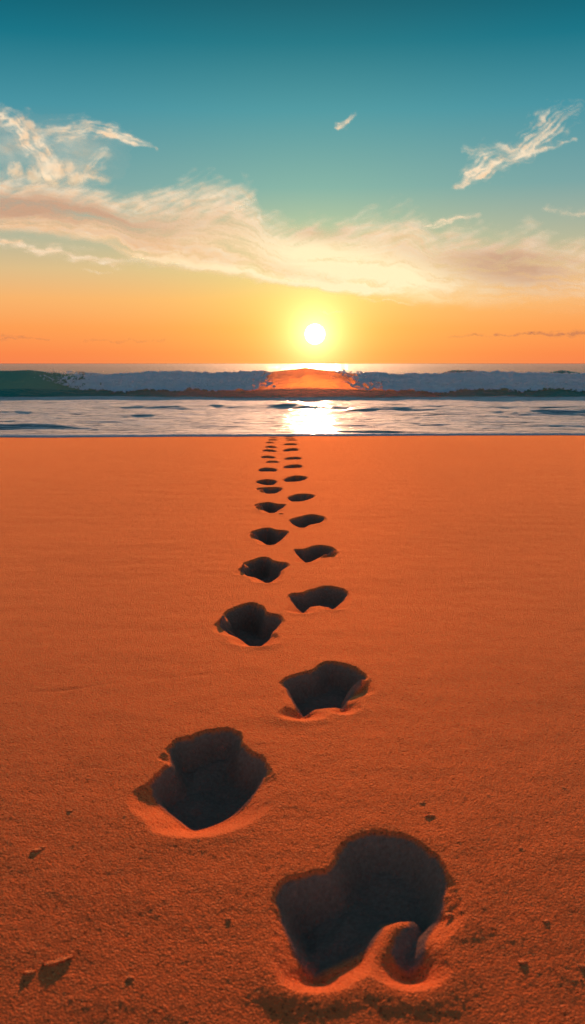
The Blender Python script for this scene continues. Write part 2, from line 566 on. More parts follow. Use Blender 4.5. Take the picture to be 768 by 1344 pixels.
def clump(px, py, wpx, label, shape=(1, 0.8, 0.30), rot=0.0, group='crumbs of sand lying on the beach', seed=0, name='sand_clump'):
    x, y = (float(v) for v in ground(px, py))
    depth = math.hypot(y, 0.3)
    r = wpx / 2 / F * depth * 0.72
    c, sn = math.cos(rot), math.sin(rot)
    p = ICO * np.array(shape)
    p = np.stack([p[:, 0] * c - p[:, 1] * sn, p[:, 0] * sn + p[:, 1] * c, p[:, 2]], 1)
    n = 0.30 * perlin(p[:, 0] * 1.7 + seed * 3.1, p[:, 1] * 1.7 + p[:, 2] * 1.3, seed) + 0.14 * perlin(p[:, 0] * 5 + p[:, 2] * 4, p[:, 1] * 5 - p[:, 2] * 3, seed + 1)
    p = p * (1 + n)[:, None] * r * np.array([1, 1, 0.42])
    ct, st = math.cos(0.22), math.sin(0.22)
    p = np.stack([p[:, 0], p[:, 1] * ct + p[:, 2] * st, p[:, 2] * ct - p[:, 1] * st], 1)   # tipped towards the sea
    z = float(sand_z(x, y)) + r * shape[2] * 0.1
    o = make_mesh(name, p + np.array([x, y, z]), ICF, M_CRUMB, attrs={'damp_shade': np.zeros(len(p))}, origin=(x, y, z - r * 0.3))
    tag(o, label, 'sand clump', group)
    return o


def flake(px, py, wpx, label):
    """a curled flat flake of sand propped up at one end"""
    x, y = (float(v) for v in ground(px, py))
    w = wpx / F * y
    n, m = 26, 18
    u, v = np.meshgrid(np.linspace(-1, 1, n), np.linspace(-1, 1, m), indexing='ij')
    wid = np.sqrt(np.clip(1 - u * u, 0, 1)) * (0.42 + 0.16 * u)
    X = u * w * 0.5
    Y = v * wid * w * 0.5 + 0.10 * w * np.sin(u * 2.2)
    Zt = w * (0.014 - 0.12 * v * wid + 0.008 * u - 0.03 * v * v * wid + 0.02 * perlin(u * 3, v * 3, 5))
    Zb = Zt - w * 0.07 * np.sqrt(np.clip(1 - u * u, 0, 1)) * np.sqrt(np.clip(1.001 - v * v, 0, 1))
    z = float(sand_z(x, y))
    top = np.stack([X, Y, Zt], -1).reshape(-1, 3)
    bot = np.stack([X, Y, Zb], -1).reshape(-1, 3)
    a = 0.25
    P = np.concatenate([top, bot])
    P = np.stack([P[:, 0] * math.cos(a) - P[:, 1] * math.sin(a), P[:, 0] * math.sin(a) + P[:, 1] * math.cos(a), P[:, 2]], 1)
    q = grid_faces(n, m)
    o = make_mesh('sand_clump', P + np.array([x, y, z]), np.concatenate([q[:, ::-1], q + n * m]), M_CRUMB, attrs={'damp_shade': np.zeros(len(P))}, origin=(x, y, z))
    return tag(o, label, 'sand clump', 'crumbs of sand lying on the beach')


flake(76, 1260, 44, 'large curled flake of sand propped up, near the bottom left corner')
clump(40, 1276, 20, 'low crumb of sand beside the large curled flake', (1.3, .7, .35), .4, seed=3)
clump(49, 1116, 18, 'shadowed crumb of sand well below and beside the notched bowl footprint', (1.2, .8, .34), .5, seed=4)
clump(57, 1112, 12, 'small bright crumb touching the shadowed crumb of sand', seed=5)
clump(92, 1064, 11, 'small crumb of sand level with the near rim of the bowl footprint', seed=6)
clump(300, 1207, 12, 'crumb of sand just off the edge of the nearest footprint', seed=7)
clump(171, 1284, 16, 'round crumb of sand at the bottom edge, beyond the curled flake', (1, .8, .3), seed=8)
clump(685, 1263, 17, 'bright round crumb of sand with a dark shadow, low beside the nearest footprint', (1, .8, .36), seed=9)
clump(763, 1268, 17, 'bright crumb of sand cut by the side edge of the picture', (1, .8, .36), seed=10)
clump(716, 1210, 13, 'crumb of sand level with the lip of the nearest footprint', seed=11)
clump(554, 1054, 13, 'crumb of sand just beyond the far rim of the nearest footprint', (1, .7, .3), seed=12)
clump(565, 1071, 15, 'flat crumb of sand between the nearest footprint and a rounder crumb', (1.3, .6, .4), .3, seed=13)
clump(590, 1196, 19, 'dark crumb of moist sand sitting on the rim of the nearest footprint', (1.1, .8, .5), seed=14)
clump(683, 1114, 11, 'dark grain of sand beyond the nearest footprint, away from the trail', seed=15)
clump(740, 1033, 9, 'crumb of sand highest up the beach on the side away from the bowl footprint', seed=16)
clump(369, 674, 7, 'reddish crumb of sand between the two rows of footprints', (1.3, .8, .6), seed=17)
rs = random.Random(5)
k = 0
small = 'one of the tiny crumbs of orange sand scattered over the near beach'
while k < 20:
    px, py = rs.uniform(5, 763), rs.uniform(1000, 1335)
    x, y = (float(v) for v in ground(px, py))
    i, j = np.searchsorted(ys, y), np.searchsorted(xs, x)
    if BEST[i, j] < 1e8:
        continue
    clump(px, py, rs.uniform(3, 6.5), small, (1, rs.uniform(.6, 1), rs.uniform(.22, .36)), rs.uniform(0, 3), seed=30 + k)
    k += 1

# ------------------------------------------------------------------ sea
rows = [0.0]
inv = np.linspace(1 / 10.0, 1 / 900.0, 420)
yrow = list(1 / inv) + [1200, 1700, 2500, 4000, 6500, 10000, 16000, 26000]
v = np.linspace(-1, 1, 620)
u0 = np.arange(len(yrow))
YR = np.array(yrow)[:, None] + 0 * v[None, :]
XR = v[None, :] * (3.0 + 0.55 * YR)
d0 = shore_y(XR)
# rows start on the water line and relax into straight rows
YR = YR + (d0 - 10.0) * np.clip(1 - (YR - 10.0) / 8.0, 0, 1)
D_sh = YR - shore_y(XR)


def sea_height(x, y):
    d = y - shore_y(x)
    amp = 0.004 + 0.05 * sstep(0.5, 8, d) + 0.085 * sstep(17, 60, d)
    w = 0.55 * fbm(x * 0.10, y * 0.42 + 0.35 * perlin(x * 0.05, y * 0.1, 3), 51, 3) + 0.35 * np.sin(y * 0.62 + 2.2 * perlin(x * 0.045, y * 0.05, 9)) * sstep(20, 50, d)
    w = w + 0.30 * fbm(x * 0.55, y * 1.9, 61, 2)
    far = 1 - sstep(350, 1500, y)
    return SEA_Z + amp * w * far


ROLL = [(-60, 120, 560, .50, .06), (128, 240, 545, .5, .075), (-60, 96, 542, .5, .065), (150, 440, 535, .9, .11), (330, 640, 537, .8, .10),
        (560, 880, 543, .8, .12), (560, 860, 534, .6, .08), (682, 752, 558, .25, .018), (420, 580, 566, .20, .030), (-80, 200, 527, .7, .04), (-30, 60, 551, .3, .02),
        (590, 700, 552, .3, .02), (20, 210, 552, .3, .012), (380, 560, 530, .5, .05), (230, 330, 556, .3, .012), (600, 690, 561, .25, .012)]


def rollers(x, y):
    z = np.zeros_like(x)
    for n, (pa, pb, py, wid, h) in enumerate(ROLL):
        y0 = (CAM_H - SEA_Z) * F / (py - 477.0)
        xa, xb = (pa - 384) / F * y0, (pb - 384) / F * y0
        c, hw = (xa + xb) / 2, (xb - xa) / 2
        wy = y - y0 + 0.9 * wid * fbm(x * 0.55, y * 0.25 + n, 800 + n, 3) + 0.25 * wid * fbm(x * 2.5, y * 1.5, 830 + n, 2)
        env = np.exp(-np.abs((x - c) / hw) ** 2.6 * 1.3) * np.clip(0.8 + 0.7 * fbm(x * 0.3, y * 0.3, 860 + n, 3), 0.05, 1.4)
        # steeper on the beach side
        sh = np.where(wy < 0, np.exp(-(wy / (0.55 * wid)) ** 2), np.exp(-(wy / (1.3 * wid)) ** 2))
        z += h * env * sh
    return z * 0.8


ZR = sea_height(XR, YR) + rollers(XR, YR) + 0.024 * fbm(XR * 1.1, YR * 4.2, 890, 4, 0.6) * sstep(0.2, 1.5, D_sh) * sstep(45, 25, YR)
film = beach_base(XR, YR) + 0.014 * sstep(-0.02, 0.12, D_sh) - 0.004
ZR = np.where(D_sh < 0.9, np.maximum(film, ZR * sstep(0.0, 0.9, D_sh) + film * (1 - sstep(0.0, 0.9, D_sh))), ZR)
foam_a = 0.34 * np.exp(-(D_sh / 0.6) ** 2) + 0.42 * sstep(0.3, 1.5, D_sh) * sstep(14, 9, D_sh) + 0.28 * sstep(14, 22, D_sh)
sea = make_mesh('sea', np.stack([XR, YR, ZR], -1).reshape(-1, 3), grid_faces(*XR.shape), M_WATER, attrs={'foam': foam_a.reshape(-1), 'film': sstep(24, 13, D_sh).reshape(-1)})
tag(sea, 'rippled sea reflecting the sunset up to the horizon', 'sea', kind='structure')


def at_sea(px, py):
    return tuple(float(t) for t in ground(px, py, SEA_Z))


def ridge(name, x0, x1, y, wid, hgt, label, mat, group, cat, seed, steep=0.5, bend=0.0):
    """long low hump of water lying across the view"""
    n, m = 46, 240
    s, u = np.meshgrid(np.linspace(-1, 1, n), np.linspace(0, 1, m), indexing='ij')
    X = x0 + (x1 - x0) * u
    env = np.sin(np.pi * u) ** 1.1 * np.clip(0.8 + 0.8 * fbm(X * 0.35, X * 0, seed, 3), 0.1, 1.3)
    prof = np.where(s < 0, np.cos(np.pi / 2 * s) ** 1.7, np.cos(np.pi / 2 * s) ** 1.4)
    Y = y + s * wid * (0.6 + 0.4 * np.sin(np.pi * u)) + bend * (u - 0.5) + wid * 0.5 * fbm(X * 0.5, X * 0 + seed, seed + 4, 2)
    Z = sea_height(X, Y) - 0.03 - 0.02 * hgt + (hgt + 0.03) * prof * env + hgt * 0.10 * fbm(X * 2.2, Y * 4, seed + 9, 3) * prof
    o = make_mesh(name, np.stack([X, Y, Z], -1).reshape(-1, 3), grid_faces(n, m), mat, origin=((x0 + x1) / 2, y, SEA_Z),
                  attrs={'foam': np.zeros(X.size)})
    return tag(o, label, cat, group)


def ridge_px(name, pa, pb, py, *a, **kw):
    xa, y = at_sea(pa, py)
    xb, _ = at_sea(pb, py)
    return ridge(name, xa, xb, y, *a, **kw)


G_S = 'swells rising behind the breaking wave'


def swell_px(pa, pb, dist, top_py, wid, label, seed, steep=0.6):
    xa, xb = (pa - 384) / F * dist, (pb - 384) / F * dist
    top = CAM_H - (top_py - 477) / F * dist
    return ridge('swell', xa, xb, dist, wid, top - SEA_Z, label, M_WAVE, G_S, 'wave', seed, steep)


swell_px(60, 140, 38, 484.0, 1.8, 'small teal swell peak above the foam on the left', 111)
swell_px(130, 262, 40, 486.0, 1.8, 'low flat swell behind the middle of the left foam', 112)
swell_px(515, 690, 36, 482.5, 2.2, 'broad olive swell peak behind the right foam', 113)
swell_px(640, 800, 44, 485.0, 2.0, 'low blue swell at the right edge behind the foam', 114)
swell_px(385, 480, 46, 484.5, 2.0, 'low orange swell just right of the sun', 115)

# breaking wave
WX = np.linspace(-17, 17, 760)
SX = np.linspace(0, 1, 90)
YC = 24.3


def wave_profile(x, s):
    """s 0..1: rear foot, over the crest, down the face to the front foot"""
    cpx = 384 + x / 24.0 * F
    top = np.interp(cpx, [-400, 0, 40, 75, 130, 170, 205, 240, 285, 330, 368, 402, 440, 478, 540, 590, 640, 700, 768, 1200],
                    [488, 485, 484.2, 488, 491.8, 490, 488.4, 488, 489.8, 488.6, 484.6, 481.0, 484.8, 489.8, 491.6, 490, 488.4, 489.8, 491.2, 490])
    hc = CAM_H - (top - 477) / F * 24.0 - SEA_Z
    hc = hc + 0.035 * fbm(x * 1.1, x * 0, 131, 4)
    yc = YC + 0.7 * perlin(x * 0.16, x * 0 + 2.0, 132)
    sc = 0.5
    back = s < sc
    tb = s / sc
    tf = (s - sc) / (1 - sc)
    yb = yc + 3.6 * (1 - tb) ** 1.0
    zb = hc * np.sin(np.pi / 2 * tb) ** 1.5
    # face: leaning forward near the crest, hollow, long flat foot
    yf = yc - 0.16 * np.sin(np.pi * np.clip(tf * 1.6, 0, 1)) - 1.15 * tf ** 2.2
    zf = hc * (1 - tf) ** 1.15
    Y = np.where(back, yb, yf)
    Z = np.where(back, zb, zf)
    return Y, Z + SEA_Z - 0.03


Xw, Sw = np.meshgrid(WX, SX)
Yw, Zw = wave_profile(Xw, Sw)
rough = 0.02 * fbm(Xw * 1.1, Sw * 9, 141, 3) * np.sin(np.pi * Sw)
Yw = Yw + rough
Zw = Zw + 0.6 * rough
wave = make_mesh('breaking_wave', np.stack([Xw, Yw, Zw], -1).reshape(-1, 3), grid_faces(*Xw.shape)[:, ::-1], M_WAVE, origin=(0, YC, SEA_Z))
tag(wave, 'long breaking wave with green wall, white foam and orange glow under the sun', 'wave')


def foam_patch(xa, xb, seed, label):
    n, m = 110, int((xb - xa) / 0.016)
    m = min(m, 640)
    X, T = np.meshgrid(np.linspace(xa, xb, m), np.linspace(0, 1, n))
    nz = 0.35 * fbm(X * 1.5, T * 2.5, seed + 8, 4)
    edge = sstep(0, 1.3, X - xa - 0.5 * T + nz) * sstep(0, 1.3, xb - X - 0.5 * T + nz)
    lo = 0.50 - 0.09 + 0.02 * fbm(X * 1.7, X * 0, seed, 3)
    hi = 0.50 + 0.5 * (0.76 + 0.24 * fbm(X * 0.7, X * 0 + 4, seed + 1, 4) + 0.10 * fbm(X * 5, X * 0 + 4, seed + 2, 3)) * (0.35 + 0.65 * edge)
    s = lo + (hi - lo) * T
    Y, Z = wave_profile(X, s)
    puff = np.sin(np.pi * np.clip(T, 0, 1)) ** 0.5
    th = (0.07 + 0.06 * fbm(X * 2.0, T * 3, seed + 3, 3) + 0.05 * fbm(X * 8, T * 9, seed + 4, 3) + 0.025 * fbm(X * 28, T * 22, seed + 5, 2)) * puff * edge - 0.02 * (1 - puff)
    fr = sstep(0.47, 0.53, s)
    Y = Y - (th + 0.005) * fr + 0.2 * th * (1 - fr)
    Z = Z + (0.35 + 0.6 * (1 - fr)) * th + 0.03 * np.exp(-((T - 0.12) / 0.1) ** 2) * fbm(X * 9, X * 0, seed + 6, 3) * edge + 0.012
    ends = np.minimum(X - xa, xb - X) / 3.2
    keep = np.minimum(ends, (1.04 - T) * 3.0) + 0.35 * fbm(X * 1.6, T * 2.2, seed + 11, 4, 0.6) + (0.25 + 0.35 * sstep(3.5, 5.5, np.abs(X))) * fbm(X * 11, T * 8, seed + 12, 4, 0.75) > 0.42
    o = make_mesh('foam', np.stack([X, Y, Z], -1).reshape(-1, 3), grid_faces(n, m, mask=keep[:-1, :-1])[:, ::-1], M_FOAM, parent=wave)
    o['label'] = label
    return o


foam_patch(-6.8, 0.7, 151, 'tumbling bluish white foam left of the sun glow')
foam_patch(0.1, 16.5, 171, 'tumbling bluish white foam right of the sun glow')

# spray thrown up along the crest
def spray(n, xa, xb, seed):
    r = np.random.RandomState(seed)
    V, Fc = [], []
    t = np.array([[0, 0, 1], [0.94, 0, -0.33], [-0.47, 0.82, -0.33], [-0.47, -0.82, -0.33]])
    tf = np.array([[0, 1, 2], [0, 2, 3], [0, 3, 1], [1, 3, 2]])
    xsr = r.uniform(xa, xb, n)
    _, zc = wave_profile(xsr, np.full(n, 0.5))
    for i in range(n):
        rad = r.uniform(0.006, 0.018)
        c = np.array([xsr[i], YC + 0.7 * float(perlin(xsr[i] * 0.16, 2.0, 132)) + r.normal(-0.05, 0.12), zc[i] - 0.02 + abs(r.normal(0, 0.045))])
        V.append(t * rad * r.uniform(0.6, 1.3, 3) + c)
        Fc.append(tf + 4 * i)
    o = make_mesh('spray', np.concatenate(V), np.concatenate(Fc), M_SPRAY, parent=wave, smooth=False)
    o['kind'] = 'stuff'


spray(900, -6.0, -0.8, 1)
spray(1500, 1.5, 12.0, 2)

# foam edge left on the sand by the last run-up
n, m = 16, 900
X, T = np.meshgrid(np.linspace(-14, 14, m), np.linspace(0, 1, n))
wd = 0.10 + 0.42 * sstep(-1.2, -2.6, X) + 0.06 * fbm(X * 1.4, X * 0, 181, 3)
Y = shore_y(X) - 0.03 + T * wd + 0.03 * fbm(X * 4, X * 0, 182, 3) * (1 - T)
Z = beach_base(X, Y) + 0.004 + (0.016 + 0.006 * fbm(X * 12, T * 2, 183, 2)) * np.sin(np.pi * T) ** 0.6
Z[0] -= 0.012
Z[-1] -= 0.012
o = make_mesh('shore_foam', np.stack([X, Y, Z], -1).reshape(-1, 3), grid_faces(n, m), M_FOAM, origin=(0, 10.6, SEA_Z))
tag(o, 'thin pale line of foam where the water meets the sand', 'foam')

# ------------------------------------------------------------------ clouds
R_CL = 9000.0


def polyline(px, py, pts):
    """distance, signed side and run length of the closest point of a polyline"""
    best = np.full(px.shape, 1e9)
    run = np.zeros(px.shape)
    side = np.zeros(px.shape)
    acc = 0.0
    for (x0, y0), (x1, y1) in zip(pts[:-1], pts[1:]):
        ex, ey = x1 - x0, y1 - y0
        L = math.hypot(ex, ey)
        s = np.clip(((px - x0) * ex + (py - y0) * ey) / (L * L), 0, 1)
        dx, dy = px - x0 - s * ex, py - y0 - s * ey
        d = np.hypot(dx, dy)
        m = d < best
        best = np.where(m, d, best)
        run = np.where(m, acc + s * L, run)
        side = np.where(m, np.sign(ex * dy - ey * dx), side)
        acc += L
    return best, side, run / acc, acc


def stroke(px, py, pts, w_left, w_right, dens, seed, fib=7.0, along=70.0, contrast=0.8):
    """fibrous brush of cloud along a line; w_left above it, w_right below (for lines drawn left to right)"""
    wx = px + 12 * fbm(px / 42, py / 30, seed + 60, 4, 0.6)
    wy = py + 9 * fbm(px / 40, py / 26, seed + 61, 4, 0.6)
    d, sd, t, L = polyline(wx, wy, pts)
    taper = np.interp(t, np.linspace(0, 1, len(dens)), dens)
    wl = np.interp(t, np.linspace(0, 1, len(w_left)), w_left)
    wr = np.interp(t, np.linspace(0, 1, len(w_right)), w_right)
    w = np.where(sd < 0, wl, wr) * 1.25
    f = fbm(t * L / along, sd * d / fib, seed, 4, 0.52)
    f2 = fbm(px / 20 + py / 40, py / 11, seed + 3, 4, 0.52)
    e = d / w - 0.9 * f2 - contrast * 0.6 * f
    body = np.exp(-np.clip(e + 0.12, 0, 9) ** 2 * 2.2)
    return np.clip(taper * body * np.clip(0.9 + contrast * f * 1.6 + 0.5 * f2, 0.08, 1.5), 0, 1)


def cloud(name, x0, x1, y0, y1, step, fn, label, group='wispy evening clouds', cut=0.02, dist=R_CL):
    px, py = np.meshgrid(np.arange(x0, x1 + step, step), np.arange(y0, y1 + step, step))
    cover, tint = fn(px, py)
    cover = np.clip(cover, 0, 0.96)
    edge = sstep(0, 8, px - x0) * sstep(0, 8, x1 - px) * sstep(0, 5, py - y0) * sstep(0, 5, y1 - py)
    cover = cover * edge
    dx, dy, dz = ray(px, py)
    ln = dist / np.sqrt(dx * dx + dy * dy)
    P = np.stack([dx * ln, dy * ln, dz * ln + CAM_H], -1)
    fm = np.maximum(np.maximum(cover[:-1, :-1], cover[1:, 1:]), np.maximum(cover[:-1, 1:], cover[1:, :-1])) > cut
    c4 = np.concatenate([tint, np.ones(tint.shape[:2] + (1,))], -1).reshape(-1, 4)
    cen = P.reshape(-1, 3).mean(0)
    o = make_mesh(name, P.reshape(-1, 3), grid_faces(*px.shape, mask=fm), M_CLOUD, attrs={'cover': cover.reshape(-1)}, colors={'tint': c4}, origin=cen)
    return tag(o, label, 'cloud', group)


def lerp3(a, b, t):
    return np.asarray(a) * (1 - t[..., None]) + np.asarray(b) * t[..., None]


CREAM, PEACH, GREY = (0.55, 0.86, 1.0), (0.55, 0.64, 0.55), (0.34, 0.38, 0.40)
BRIGHT = (0.95, 0.98, 0.98)


def main_cloud(px, py):
    # fibres combed towards the upper right, and long streaks along the band
    ca, sa = math.cos(0.42), math.sin(0.42)
    al, ac = px * ca - py * sa, px * sa + py * ca
    cw = 6 * fbm(px / 50, py / 50, 690, 3)
    comb = fbm(al / 70, (ac + cw) / 11.0, 691, 4, 0.55)
    comb2 = fbm(al / 26, (ac + cw) / 6.0, 692, 4, 0.55)
    wx = px + 18 * fbm(px / 70, py / 40, 700, 4) + 10 * comb
    wy = py + 9 * fbm(px / 60, py / 30, 701, 4, 0.6) + 5 * comb
    T = np.interp(wx, [-60, 0, 60, 110, 160, 195, 225, 250, 290, 322, 337, 348, 372, 392, 415, 440, 470, 500, 535, 552, 575, 600, 628, 660, 700, 730, 768, 830],
                  [226, 228, 232, 240, 252, 256, 244, 237, 233, 243, 254, 280, 292, 292, 286, 290, 285, 281, 273, 281, 303, 299, 296, 308, 303, 310, 318, 322])
    B = np.interp(wx, [-60, 0, 50, 100, 140, 162, 178, 210, 260, 330, 390, 450, 520, 580, 640, 700, 768, 830],
                  [308, 309, 309, 313, 322, 334, 340, 346, 354, 366, 376, 384, 393, 402, 408, 410, 412, 412])
    v = (wy - T) / (B - T)
    st = fbm(px / 120 + 0.3 * fbm(px / 60, py / 60, 705, 2), v * 7.5 + px / 420, 702, 5, 0.6)
    fine = fbm(px / 46, v * 22 + px / 160, 703, 4, 0.6)
    tex = fbm(px / 22, py / 15, 704, 4, 0.6)
    # plume fanning up and out
    ang = np.arctan2(py - 345, px - 190)
    rad = np.hypot(py - 345, px - 190)
    fan = fbm(rad / 55 + 0.4 * fine, ang * 9 + 0.5 * fine, 706, 4, 0.6)
    pl = np.exp(-((px - 265) / 60.0) ** 2 - ((py - 262) / 36.0) ** 2)
    st = st * (1 - pl) + fan * 1.2 * pl
    up = sstep(-0.10, 0.34, v + 0.12 * comb + 0.06 * comb2 + 0.20 * fbm(px / 34, py / 20, 710, 4, 0.55))
    dn = sstep(1.06, 0.93 - 0.35 * sstep(430, 660, px) - 0.10 * sstep(260, 40, px), v + 0.03 * fine)
    k_top = sstep(0.55, 0.1, v)
    flow = st * (1 - k_top) + (0.55 * comb + 0.45 * st) * k_top
    body = np.clip(0.84 + 1.15 * flow + 0.45 * fine * (1 - k_top) + 0.25 * comb2 * k_top, 0.10, 1)
    thin = 1 - 0.45 * sstep(560, 740, px) * sstep(0.5, 1.0, v)
    cov = up * dn * body * thin
    g1 = np.exp(-((px - 470) / 150.0) ** 2 - ((py - 345 - (px - 430) * 0.20) / 30.0) ** 2)
    rim = np.exp(-((v - 0.93) / 0.07) ** 2) * sstep(700, 420, px) * sstep(60, 330, px)
    shade = np.exp(-((v - 0.50) / 0.22) ** 2) * sstep(420, 40, px) + 0.9 * np.exp(-((px - 660) / 110.0) ** 2 - ((py - 350) / 30.0) ** 2) + 0.7 * np.exp(-((px - 415) / 50.0) ** 2 - ((py - 306) / 12.0) ** 2)
    low = sstep(0.1, 0.8, v)
    c = lerp3(CREAM, PEACH, np.clip(0.30 + 0.55 * low - 0.8 * fine - 0.9 * flow, 0, 1))
    c = lerp3(c, GREY, np.clip(shade * 1.0 + 0.5 * st, 0, 0.9))
    c = lerp3(c, (0.62, 1.0, 1.0), np.clip(g1 * 1.2 + 0.8 * g1 * st + 0.8 * rim, 0, 1))
    cov = np.clip(cov + 0.35 * g1 * dn + 0.3 * rim * dn, 0, 1)
    return cov, c


def upper_cloud(px, py):
    a = stroke(px, py, [(-20, 145), (0, 150), (24, 163), (44, 188), (62, 214), (72, 232)], [7, 10, 12, 14], [9, 11, 12, 14], [0.7, 0.9, 1, 1], 720, 6, 40)
    b = stroke(px, py, [(52, 176), (85, 170), (118, 168), (150, 178), (206, 194)], [10, 11, 9, 3], [14, 13, 8, 3], [0.45, 0.6, 0.85, 0.4], 721, 5, 50)
    c = stroke(px, py, [(140, 202), (120, 215), (108, 232), (140, 236)], [10, 9, 6], [10, 9, 6], [0.35, 0.6, 0.4], 722, 5, 36)
    veil = 0.30 * np.exp(-((px - 90) / 48.0) ** 2 - ((py - 205) / 34.0) ** 2) + 0.26 * np.exp(-((px - 10) / 45.0) ** 2 - ((py - 195) / 26.0) ** 2)
    veil = veil * np.clip(1 + 1.3 * fbm(px / 40, py / 20 - px / 60, 723, 5, 0.6), 0, 2)
    p = 0
    for (cx, cy, r) in ((64, 220, 17), (90, 222, 9), (20, 224, 12), (38, 164, 9), (76, 226, 12), (45, 232, 14), (100, 236, 12)):
        e = np.hypot(px - cx, py - cy) / r + 0.8 * fbm(px / 9, py / 9, 724, 4, 0.65)
        p = np.maximum(p, sstep(1.3, 0.2, e))
    foot = sstep(225, 240, py) * 0.5 * sstep(150, 110, px)
    cov = 1 - (1 - a) * (1 - b) * (1 - c) * (1 - np.clip(veil, 0, 0.8)) * (1 - 0.7 * p) 
    t = np.clip(0.25 + 0.9 * fbm(px / 25, py / 18, 725, 4) + 0.35 * sstep(210, 240, py), 0, 1)
    return cov * sstep(252, 236, py + 8 * fbm(px / 20, py / 20, 726, 3)), lerp3(CREAM, PEACH, t)


def lower_wisp(px, py):
    a = stroke(px, py, [(-30, 312), (20, 322), (55, 331), (95, 337), (150, 343), (230, 349)], [7, 8, 8, 6, 3], [4, 5, 6, 7, 4], [0.7, 0.9, 0.7, 0.55, 0.1], 730, 5, 80)
    b = stroke(px, py, [(110, 353), (125, 355), (142, 359)], [2, 2], [2, 2], [0.1, 0.35, 0.1], 731, 3, 40)
    return 1 - (1 - a) * (1 - b), lerp3(CREAM, PEACH, np.clip(0.35 + 0.8 * fbm(px / 40, py / 8, 732, 3), 0, 1))


def side_wisp(px, py):
    a = stroke(px, py, [(604, 247), (622, 232), (650, 215), (680, 203), (702, 198)], [9, 16, 19, 12, 6], [3, 9, 12, 10, 5], [0.6, 0.95, 0.95, 0.8, 0.5], 740, 4.5, 45)
    b = stroke(px, py, [(690, 202), (712, 178), (735, 158), (758, 142)], [13, 20, 16], [9, 13, 12], [0.55, 0.5, 0.12], 741, 4, 50, 1.2)
    c = stroke(px, py, [(686, 203), (720, 193), (756, 182)], [3, 3.5, 2], [3, 3, 2], [0.6, 0.6, 0.5], 742, 3, 40)
    d = stroke(px, py, [(612, 194), (640, 194), (668, 197)], [4, 5, 5], [5, 6, 6], [0.3, 0.5, 0.4], 743, 4, 40)
    cov = 1 - (1 - a) * (1 - b) * (1 - c) * (1 - d)
    return cov, lerp3(CREAM, PEACH, np.clip(0.2 + 0.9 * fbm(px / 22, py / 14, 744, 4), 0, 1))


def tiny_wisp(px, py):
    a = stroke(px, py, [(444, 166), (456, 159), (468, 149)], [4, 5, 3], [3, 4, 3], [0.85, 0.8, 0.3], 750, 3, 30)
    return a, lerp3(CREAM, PEACH, np.clip(0.3 + 0 * px, 0, 1))


def faint_wisp(px, py):
    a = stroke(px, py, [(718, 274), (738, 276), (752, 281), (775, 278)], [4, 5, 4], [3, 4, 4], [0.25, 0.4, 0.35], 760, 3, 40)
    return a, lerp3(CREAM, PEACH, 0.3 + 0 * px)


def mid_wisp(px, py):
    a = stroke(px, py, [(311, 274), (319, 269), (332, 265)], [3, 4, 3], [2, 3, 2], [0.7, 0.8, 0.3], 765, 3, 30)
    return a, lerp3(CREAM, PEACH, 0.2 + 0 * px)


def streak_cloud(px, py):
    a = stroke(px, py, [(555, 297), (580, 291), (605, 285), (632, 282)], [3, 4, 4, 2], [4, 5, 4, 2], [0.6, 0.8, 0.7, 0.2], 768, 3, 50)
    return a, lerp3(CREAM, PEACH, 0.35 + 0 * px)


def bank(pts, dens, seed, w=(2.2, 2.8, 2.2)):
    def fn(px, py):
        a = stroke(px, py + 0.2 * (py - pts[0][1]), pts, list(w), [t * 0.75 for t in w], dens, seed, 2.5, 40)
        return a, lerp3((0.22, 0.17, 0.17), (0.30, 0.22, 0.20), np.clip(0.5 + fbm(px / 30, py / 4, seed, 3), 0, 1))
    return fn


def near_sun(px, py):
    a = stroke(px, py, [(395, 406), (420, 409), (462, 411)], [1.5, 1.6, 1.2], [1.5, 1.6, 1.2], [0.2, 0.45, 0.15], 780, 2, 40)
    b = stroke(px, py, [(468, 393), (500, 394), (540, 398)], [1.6, 1.8, 1.2], [1.5, 1.6, 1.2], [0.2, 0.45, 0.15], 781, 2, 40)
    return 1 - (1 - a) * (1 - b), lerp3((0.7, 1.0, 0.9), (0.7, 1.0, 0.9), 0 * px)


cloud('cloud', -60, 830, 218, 425, 1.6, main_cloud, 'wide cream and peach cloud band stretched right across above the sun')
cloud('cloud', -40, 215, 132, 256, 1.3, upper_cloud, 'curled cloud with two arms rising at the upper left', dist=R_CL - 60)
cloud('cloud', -40, 240, 300, 366, 1.5, lower_wisp, 'thin peach cloud strand under the left end of the band')
cloud('cloud', 590, 768 + 14, 128, 262, 1.3, side_wisp, 'feathery cream cloud alone at the upper right')
cloud('cloud', 432, 482, 138, 178, 1.2, tiny_wisp, 'tiny white wisp high above the sun')
cloud('cloud', 706, 790, 260, 292, 1.5, faint_wisp, 'very faint wisp under the feathery cloud at the right edge')
cloud('cloud', 302, 342, 256, 284, 1.2, mid_wisp, 'tiny wisp at the tip of the fanned plume of the band')
cloud('cloud', 540, 645, 270, 306, 1.3, streak_cloud, 'thin streak reaching out from the hump of the band', dist=R_CL - 80)
GB = 'low grey cloud bars above the horizon'
cloud('cloud', 640, 830, 424, 454, 1.2, bank([(655, 441), (690, 438), (730, 439), (820, 437)], [0.35, 0.6, 0.55, 0.6], 770, (2, 4, 5)), 'low grey violet cloud bar at the right edge above the horizon', GB)
cloud('cloud', 580, 668, 434, 452, 1.2, bank([(588, 443), (620, 441), (655, 444)], [0.1, 0.35, 0.15], 771), 'thin faint cloud bar beside the grey violet one', GB)
cloud('cloud', -40, 72, 434, 454, 1.2, bank([(-30, 445), (20, 443), (60, 446)], [0.5, 0.55, 0.15], 772, (3, 3, 2)), 'low grey cloud bar at the left edge above the horizon', GB)
